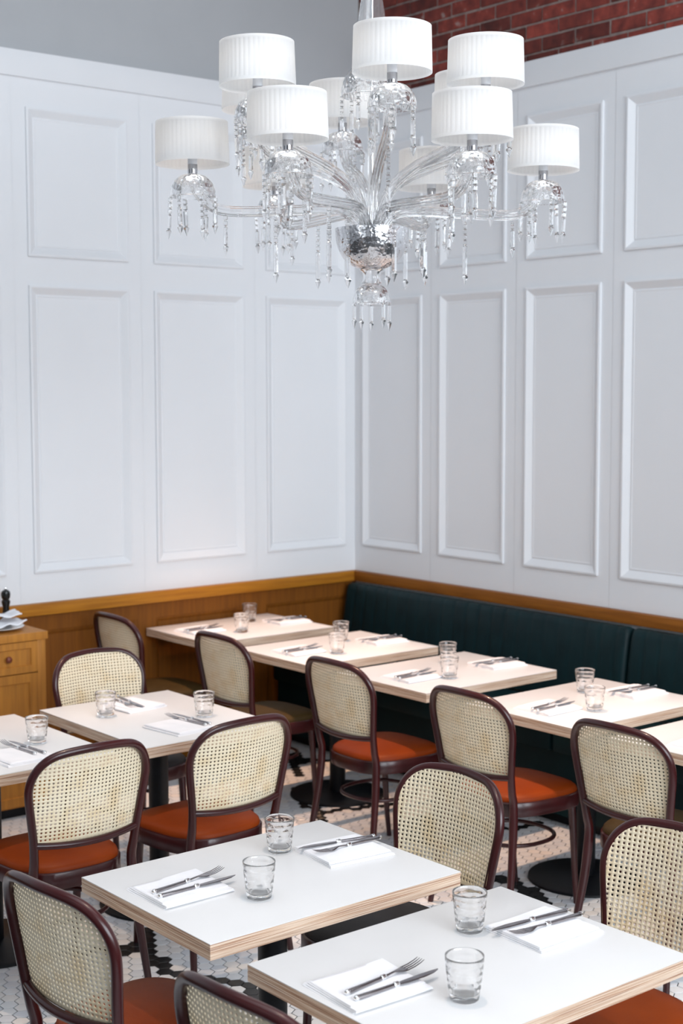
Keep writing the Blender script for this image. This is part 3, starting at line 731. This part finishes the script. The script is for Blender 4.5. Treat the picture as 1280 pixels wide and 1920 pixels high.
place('mid', 'N', -2.615, -2.100, PI/2+.12, (-2.535, -2.055), PI/2+.05, (-2.565, -2.060), PI/2+.12, 1)
place('mid', 'F', -2.560, -1.650, -PI/2+.1, (-2.560, -1.640), -PI/2-.1, (-2.590, -1.620), -PI/2-.05, 2)
tumbler('mid', -2.735, -1.745, 'left'); tumbler('mid', -2.435, -1.995, 'right')
place('left_edge', 'N', -3.300, -2.110, PI/2+.05, (-3.235, -2.055), PI/2+.06, (-3.268, -2.045), PI/2+.06, 0)
tumbler('left_edge', -3.150, -1.965, 'x')
for key, cy, dl, dr in (('corner', -.33, .04, 0), ('bench2', -1.135, .02, 0), ('bench3', -1.932, -.01, -.03), ('bench4', -2.78, .01, 0), ('bench5', -3.545, .0, 0)):
    ox = -.03 if key == 'corner' else 0
    place(key, 'L', -1.290+ox, cy+dl-.005, .03, (-1.275+ox, cy+dl-.035), .05, (-1.272+ox, cy+dl+.005), .12, 1)
    place(key, 'R', -.775, cy+dr-.01, PI-.06, (-.790, cy+dr+.01), PI-.10, (-.785, cy+dr-.035), PI-.03, 2)
    if key != 'bench5':
        tumbler(key, -1.165, cy-.128, 'nearer'); tumbler(key, -.925, cy+.135, 'farther')

# ------------------------------------------------------------------ oak sideboard with its plate, napkins and mills
cb_ = thing('sideboard', 'oak sideboard with drawers and panelled doors at the left picture edge', 'sideboard', (0, 0, 0))
X1, Y0, Y1_, ZT = -2.335, -.50, -.03, .890
MB().box(-3.60, X1, Y0-.012, Y1_, ZT-.038, ZT, bev=.003).obj('top', 'oak_cab', cb_)
MB().box(-3.585, X1-.008, Y0+.012, Y1_, .05, ZT-.038).obj('body', 'oak_cab', cb_, smooth=False)
MB().box(-3.56, X1-.03, Y0+.04, Y1_, 0, .05).obj('plinth', 'black_metal', cb_, smooth=False)
MB().box(X1-.050, X1-.008, Y0, Y0+.012, .05, ZT-.038, bev=.001).obj('stile', 'oak_cab', cb_)
def front_panel(name, x0, x1, z0, z1, fr):
    mb = MB(); w_, h_ = x1-x0, z1-z0; prof = [(0, 0.0), (0, .016), (fr, .016), (fr+.004, .008), (fr+.03, .008)]
    vs = []
    for i, d_ in prof: vs += [(i, -d_, i), (w_-i, -d_, i), (w_-i, -d_, h_-i), (i, -d_, h_-i)]
    fs = [(q_*4+q, q_*4+(q+1) % 4, q_*4+4+(q+1) % 4, q_*4+4+q) for q_ in range(len(prof)-1) for q in range(4)]+[(16, 17, 18, 19)]
    mb.add(vs, fs); return mb.obj(name, 'oak_cab', cb_, smooth=False, loc=(x0, Y0+.012, z0))
KNOB = MB().lathe([(.0, 0), (.006, 0), (.006, .008), (.013, .014), (.0165, .021), (.014, .028), (.0, .031)], 20).mesh('knob', 'knob_wood', True, 60)
xr = X1-.052
for k in range(3):
    x0 = xr-.40
    d_ = front_panel('drawer', x0, xr, .700, .848, .032)
    kb = link('knob', KNOB, d_, (.245, -.008, .074), (PI/2, 0, 0))
    front_panel('door', x0, xr, .06, .694, .042)
    xr = x0-.004
# plate and cloth napkins
pl = MB().lathe([(0.0, .004), (.055, .004), (.065, .006), (.130, .017), (.1315, .019), (.129, .0195), (.066, .010), (.055, .008), (0.0, .008)], 48)
po = pl.obj('serving_plate', 'porcelain', None, loc=(-2.515, -.335, ZT)); tag(po, 'white plate holding folded napkins on the oak sideboard', 'plate')
def cloth(name, loc, rz, w, d, seed, label):
    rr_ = random.Random(seed); mb = MB(); nx, ny = 16, 14; vs = []
    def hgt(u, v): return .013*max(0, 1-abs(u-.1)*1.1)*(.5+.5*math.cos(v*2.2+seed))+.004*math.sin(u*7+seed)*math.cos(v*6)
    for layer in (1, 0):
        for j in range(ny+1):
            for i in range(nx+1):
                u = -1+2*i/nx; v = -1+2*j/ny; x = u*w/2; y = v*d/2
                lift = .018*max(0, u-.55)*2
                z_ = .012+hgt(u, v)+lift
                vs.append((x, y, z_ if layer else z_-.006))
    W_ = nx+1; S_ = W_*(ny+1); fs = []
    for j in range(ny):
        for i in range(nx):
            a = j*W_+i; fs.append((a, a+1, a+1+W_, a+W_)); fs.append((S_+a, S_+a+W_, S_+a+W_+1, S_+a+1))
    bd = [i for i in range(W_)]+[j*W_+nx for j in range(1, ny+1)]+[ny*W_+i for i in range(nx-1, -1, -1)]+[j*W_ for j in range(ny-1, 0, -1)]
    for q in range(len(bd)): a, b2 = bd[q], bd[(q+1) % len(bd)]; fs.append((a, S_+a, S_+b2, b2))
    mb.add(vs, fs); o = mb.obj(name, 'linen', None, loc=loc, angle=70); o.rotation_euler = (0, 0, rz); tag(o, label, 'napkin', 'napkins on the plate'); return o
cloth('cloth_napkin', (-2.510, -.335, ZT+.0145), .2, .23, .16, 1, 'lower of two rumpled white napkins on the sideboard plate')
cloth('cloth_napkin', (-2.500, -.300, ZT+.050), -.25, .22, .15, 2, 'upper of two rumpled white napkins on the sideboard plate')
def mill(x, y, mt, label, s_=1.0):
    t = thing('pepper_mill', label, 'mill', (x, y, ZT), 0, 'mills on the sideboard')
    body = [(0, 0), (.027, 0), (.027, .012), (.023, .022), (.0175, .050), (.0165, .075), (.0215, .095), (.0215, .104), (.016, .110), (0, .110)]
    head = [(0, .110), (.016, .110), (.021, .120), (.0235, .135), (.021, .150), (.012, .158), (.005, .160), (0, .160)]
    MB().lathe([(r*s_, z*s_) for r, z in body], 28).obj('body', mt, t); MB().lathe([(r*s_, z*s_) for r, z in head], 28).obj('head', mt, t)
    MB().lathe([(0, .159), (.004, .159), (.0065, .165), (.005, .171), (0, .173)], 16).obj('top_nut', 'chrome', t) if s_ == 1 else MB().lathe([(0, .159*s_), (.004, .159*s_), (.0065, .165*s_), (0, .173*s_)], 16).obj('top_nut', 'chrome', t)
mill(-2.362, -.130, 'mill_black', 'black lacquered pepper mill on the sideboard behind the plate', 1.0)
mill(-2.396, -.082, 'mill_wood', 'orange wood pepper mill left of the black one, at the picture edge', 1.05)

# ------------------------------------------------------------------ chandelier
D = 4.62
axis = CAM+Vector((fw.x, fw.y, 0)).normalized()*D+rt*(57/2737.6*D)
CX, CY = axis.x, axis.y
ch = thing('chandelier', 'large clear crystal chandelier with twelve white pleated shades', 'chandelier', (CX, CY, 0))
toward = Vector((-fw.x, -fw.y, 0)).normalized(); side = Vector((rt.x, rt.y, 0)).normalized()
def rp_(r, th, z): v = toward*math.cos(th)*r+side*math.sin(th)*r; return (v.x, v.y, z)
# shade
n = 144; R_ = .1125; Hs = .128; vs = []
rows = [0, .010, .011, Hs-.011, Hs-.010, Hs]
mb = MB()
for z_ in rows:
    for k in range(n):
        a = 2*PI*k/n; tr = 1-.03*(z_/Hs)
        pl_ = (0.0016*math.cos(a*48)) if .0105 < z_ < Hs-.0105 else .0014
        rr_ = R_*tr+pl_; vs.append((rr_*math.cos(a), rr_*math.sin(a), z_))
fs = [(i*n+k, i*n+(k+1) % n, (i+1)*n+(k+1) % n, (i+1)*n+k) for i in range(len(rows)-1) for k in range(n)]
mb.add(vs, fs); SH = mb.mesh('lamp_shade', 'shade', True, 50)
ring_ = [(R_*.97*math.cos(2*PI*k/3), R_*.97*math.sin(2*PI*k/3)) for k in range(3)]
mb = MB()
for x, y in ring_: mb.tube([(0, 0, Hs-.02), (x, y, Hs-.012)], .0012, 6)
mb.tube([(.013*math.cos(2*PI*k/16), .013*math.sin(2*PI*k/16), Hs-.02) for k in range(16)], .0012, 6, closed=True)
SPI = mb.mesh('shade_carrier', 'chrome', True, 60)
SOCK = MB().lathe([(0, 0), (.0150, 0), (.0150, .028), (.0125, .028), (0, .028)], 24).mesh('socket', 'socket_chrome_dimmed', True, 40)
SLV = MB().lathe([(0, .028), (.0150, .028), (.0140, .088), (.006, .090), (0, .090)], 24).mesh('candle_sleeve', 'sleeve', True, 40)
BULB = MB().lathe([(0, .090), (.008, .092), (.016, .103), (.019, .115), (.014, .126), (.0, .130)], 16).mesh('bulb', 'bulb', True, 60)
def dome_mesh(r, h, name):
    pr = []
    for k in range(15):
        t_ = k/14; a = t_*PI/2; pr.append((.012+(r-.012)*math.sin(a)**.80, -h*(1-math.cos(a))**.95))
    inn = [(max(.004, x-.003), z-.003) for x, z in reversed(pr)]
    mb = MB()
    def rf(rr_, a, z):
        f = 1-.022*(.5+.5*math.cos(12*a+ (int(-z/h*6) % 2)*PI))*(1 if -z > h*.12 else 0); return rr_*f
    mb.lathe(pr+[(r+.001, -h-.002)]+inn, 72, rf=rf); return mb.mesh(name, 'cup_glass', True, 25)
DOME = dome_mesh(.071, .066, 'glass_cup')
# pendant crystal chain: octagon beads, faceted drop
def pendant(nb, L, tip=.031, w=.0076):
    mb = MB(); z = 0
    mb.tube([(0, 0, .006), (0, 0, -.004)], .0008, 5)
    for k in range(nb):
        mb.lathe([(w*.35, z), (w*1.05, z-.0028), (w*1.05, z-.0142), (w*.35, z-.0170)], 4, cap0=True, cap1=True); z -= .0172
    mb.lathe([(.0012, z), (w*.95, z-.004), (w*.95, z-L), (w*.55, z-L-.003)], 6, cap0=True, cap1=True); z -= L+.003
    mb.lathe([(w*.5, z), (w*1.3, z-.006), (w*1.0, z-.011), (.0004, z-tip)], 6, cap0=True, cap1=True)
    return mb.mesh('crystal_pendant', 'crystal', False)
PEN = [pendant(3, .045), pendant(2, .056), pendant(4, .034), pendant(2, .046)]
PLONG = [pendant(6, .075, w=.0082), pendant(8, .062, w=.0082), pendant(5, .090, w=.0082)]
rp = random.Random(5)
lower = [(-85, 'L'), (-26, 'L'), (29, 'L'), (100, 'L'), (157, 'L'), (-145, 'L')]
upper = [(7, 'U'), (-58, 'U'), (55, 'U'), (127, 'U'), (193, 'U'), (-115, 'U')]
for deg, kind in lower+upper:
    th = math.radians(deg); R0 = .555 if kind == 'L' else .403; zc = 2.704 if kind == 'L' else 2.906
    if kind == 'L':
        prof = [(.030, 2.53), (.045, 2.560), (.080, 2.592), (.140, 2.600), (.28, 2.596), (.42, 2.592), (.485, 2.602), (.525, 2.632), (.548, 2.668), (.555, 2.700)]
    else:
        prof = [(.022, 2.53), (.035, 2.60), (.075, 2.665), (.15, 2.715), (.24, 2.750), (.320, 2.780), (.370, 2.815), (.396, 2.86), (.403, 2.902)]
    pts = crom([rp_(r, th, z) for r, z in prof], 5)
    MB().tube(pts, [.0165]*len(pts), 24, ribs=8, ribd=.14).obj('glass_arm', 'arm_glass', ch, angle=20)
    bx, by, _ = rp_(R0, th, 0)
    cup = link('glass_cup', DOME, ch, (bx, by, zc), (0, 0, rp.uniform(0, 1)))
    n_p = 6; a0 = rp.uniform(0, 1)
    for k in range(n_p):
        a = a0+2*PI*k/n_p; link('crystal_pendant', PEN[(k+int(deg)) % 4], cup, (.069*math.cos(a), .069*math.sin(a), -.068), (rp.uniform(-.05, .05), rp.uniform(-.05, .05), rp.uniform(0, 3)))
    sk = link('socket', SOCK, ch, (bx, by, zc+.002)); link('candle_sleeve', SLV, sk); link('bulb', BULB, sk)
    shz = zc+.030
    s_ = link('lamp_shade', SH, ch, (bx, by, shz), (rp.uniform(-.012, .012), rp.uniform(-.012, .012), rp.uniform(0, 6)))
    link('shade_carrier', SPI, s_)
    if kind == 'L':
        for rr_, q in ((.455, 0), (.30, 1), (.135, 1) if int(deg) % 2 else (.17, 2)):
            pz = 2.582
            px, py, _ = rp_(rr_, th, 0); link('crystal_pendant', PLONG[(q+abs(deg)) % 3] if q else PEN[1], ch, (px, py, pz))
    else:
        px, py, _ = rp_(.33, th, 0); link('crystal_pendant', PLONG[abs(deg) % 3], ch, (px, py, 2.768))
# silvered bowl, neck, bottom dome
bp_ = [(p.x, p.z) for p in crom([(.012, 0, 2.416), (.045, 0, 2.421), (.082, 0, 2.443), (.104, 0, 2.478), (.113, 0, 2.515), (.115, 0, 2.543)], 5)]
MB().lathe(bp_+[(.112, 2.5435)]+[(max(.005, r-.004), z+.003) for r, z in reversed(bp_[:-2])], 80).obj('silvered_bowl', 'silvered', ch, angle=50)
MB().lathe([(.006, 2.420), (.040, 2.416), (.030, 2.408), (.026, 2.392), (.030, 2.378), (.034, 2.372), (.006, 2.370)], 40).obj('glass_neck', 'arm_glass', ch, angle=40)
bd = link('bottom_dome', dome_mesh(.060, .058, 'bottom_dome'), ch, (0, 0, 2.372))
PB = [pendant(0, .050, w=.0068), pendant(0, .044, w=.0068)]
for k in range(5): a = .9+2*PI*k/5; link('crystal_pendant', PB[k % 2], bd, (.058*math.cos(a), .058*math.sin(a), -.062))
# stem
MB().tube([(0, 0, 2.43), (0, 0, 5.02)], .0058, 16).obj('stem_rod', 'chrome', ch)
MB().lathe([(.011, 2.55), (.013, 2.56), (.013, 2.90), (.011, 2.905)], 24).obj('stem_sleeve', 'arm_glass', ch)
cd = link('centre_dome', dome_mesh(.084, .095, 'centre_dome'), ch, (-side.x*.012, -side.y*.012, 3.045))
for k in range(6): a = .5+2*PI*k/6; link('crystal_pendant', PEN[k % 4], cd, (.082*math.cos(a), .082*math.sin(a), -.098))
MB().lathe([(.020, 3.05), (.040, 3.09), (.046, 3.14), (.040, 3.20), (.029, 3.27), (.020, 3.36), (.016, 3.50), (.013, 3.50), (.017, 3.36), (.026, 3.27), (.037, 3.20), (.043, 3.14), (.037, 3.09), (.017, 3.05)], 40).obj('glass_trumpet', 'arm_glass', ch, angle=50)
MB().lathe([(0, 5.02), (.02, 5.02), (.055, 5.06), (.06, 5.10), (0, 5.10)], 32).obj('ceiling_canopy', 'chrome', ch)
for k in range(3): a = 2*PI*k/3+.4; MB().box(-.008, .008, -.008, .008, 2.541, 2.556, bev=.002).obj('fixing_nut', 'chrome', ch, loc=(.05*math.cos(a), .05*math.sin(a), 0))
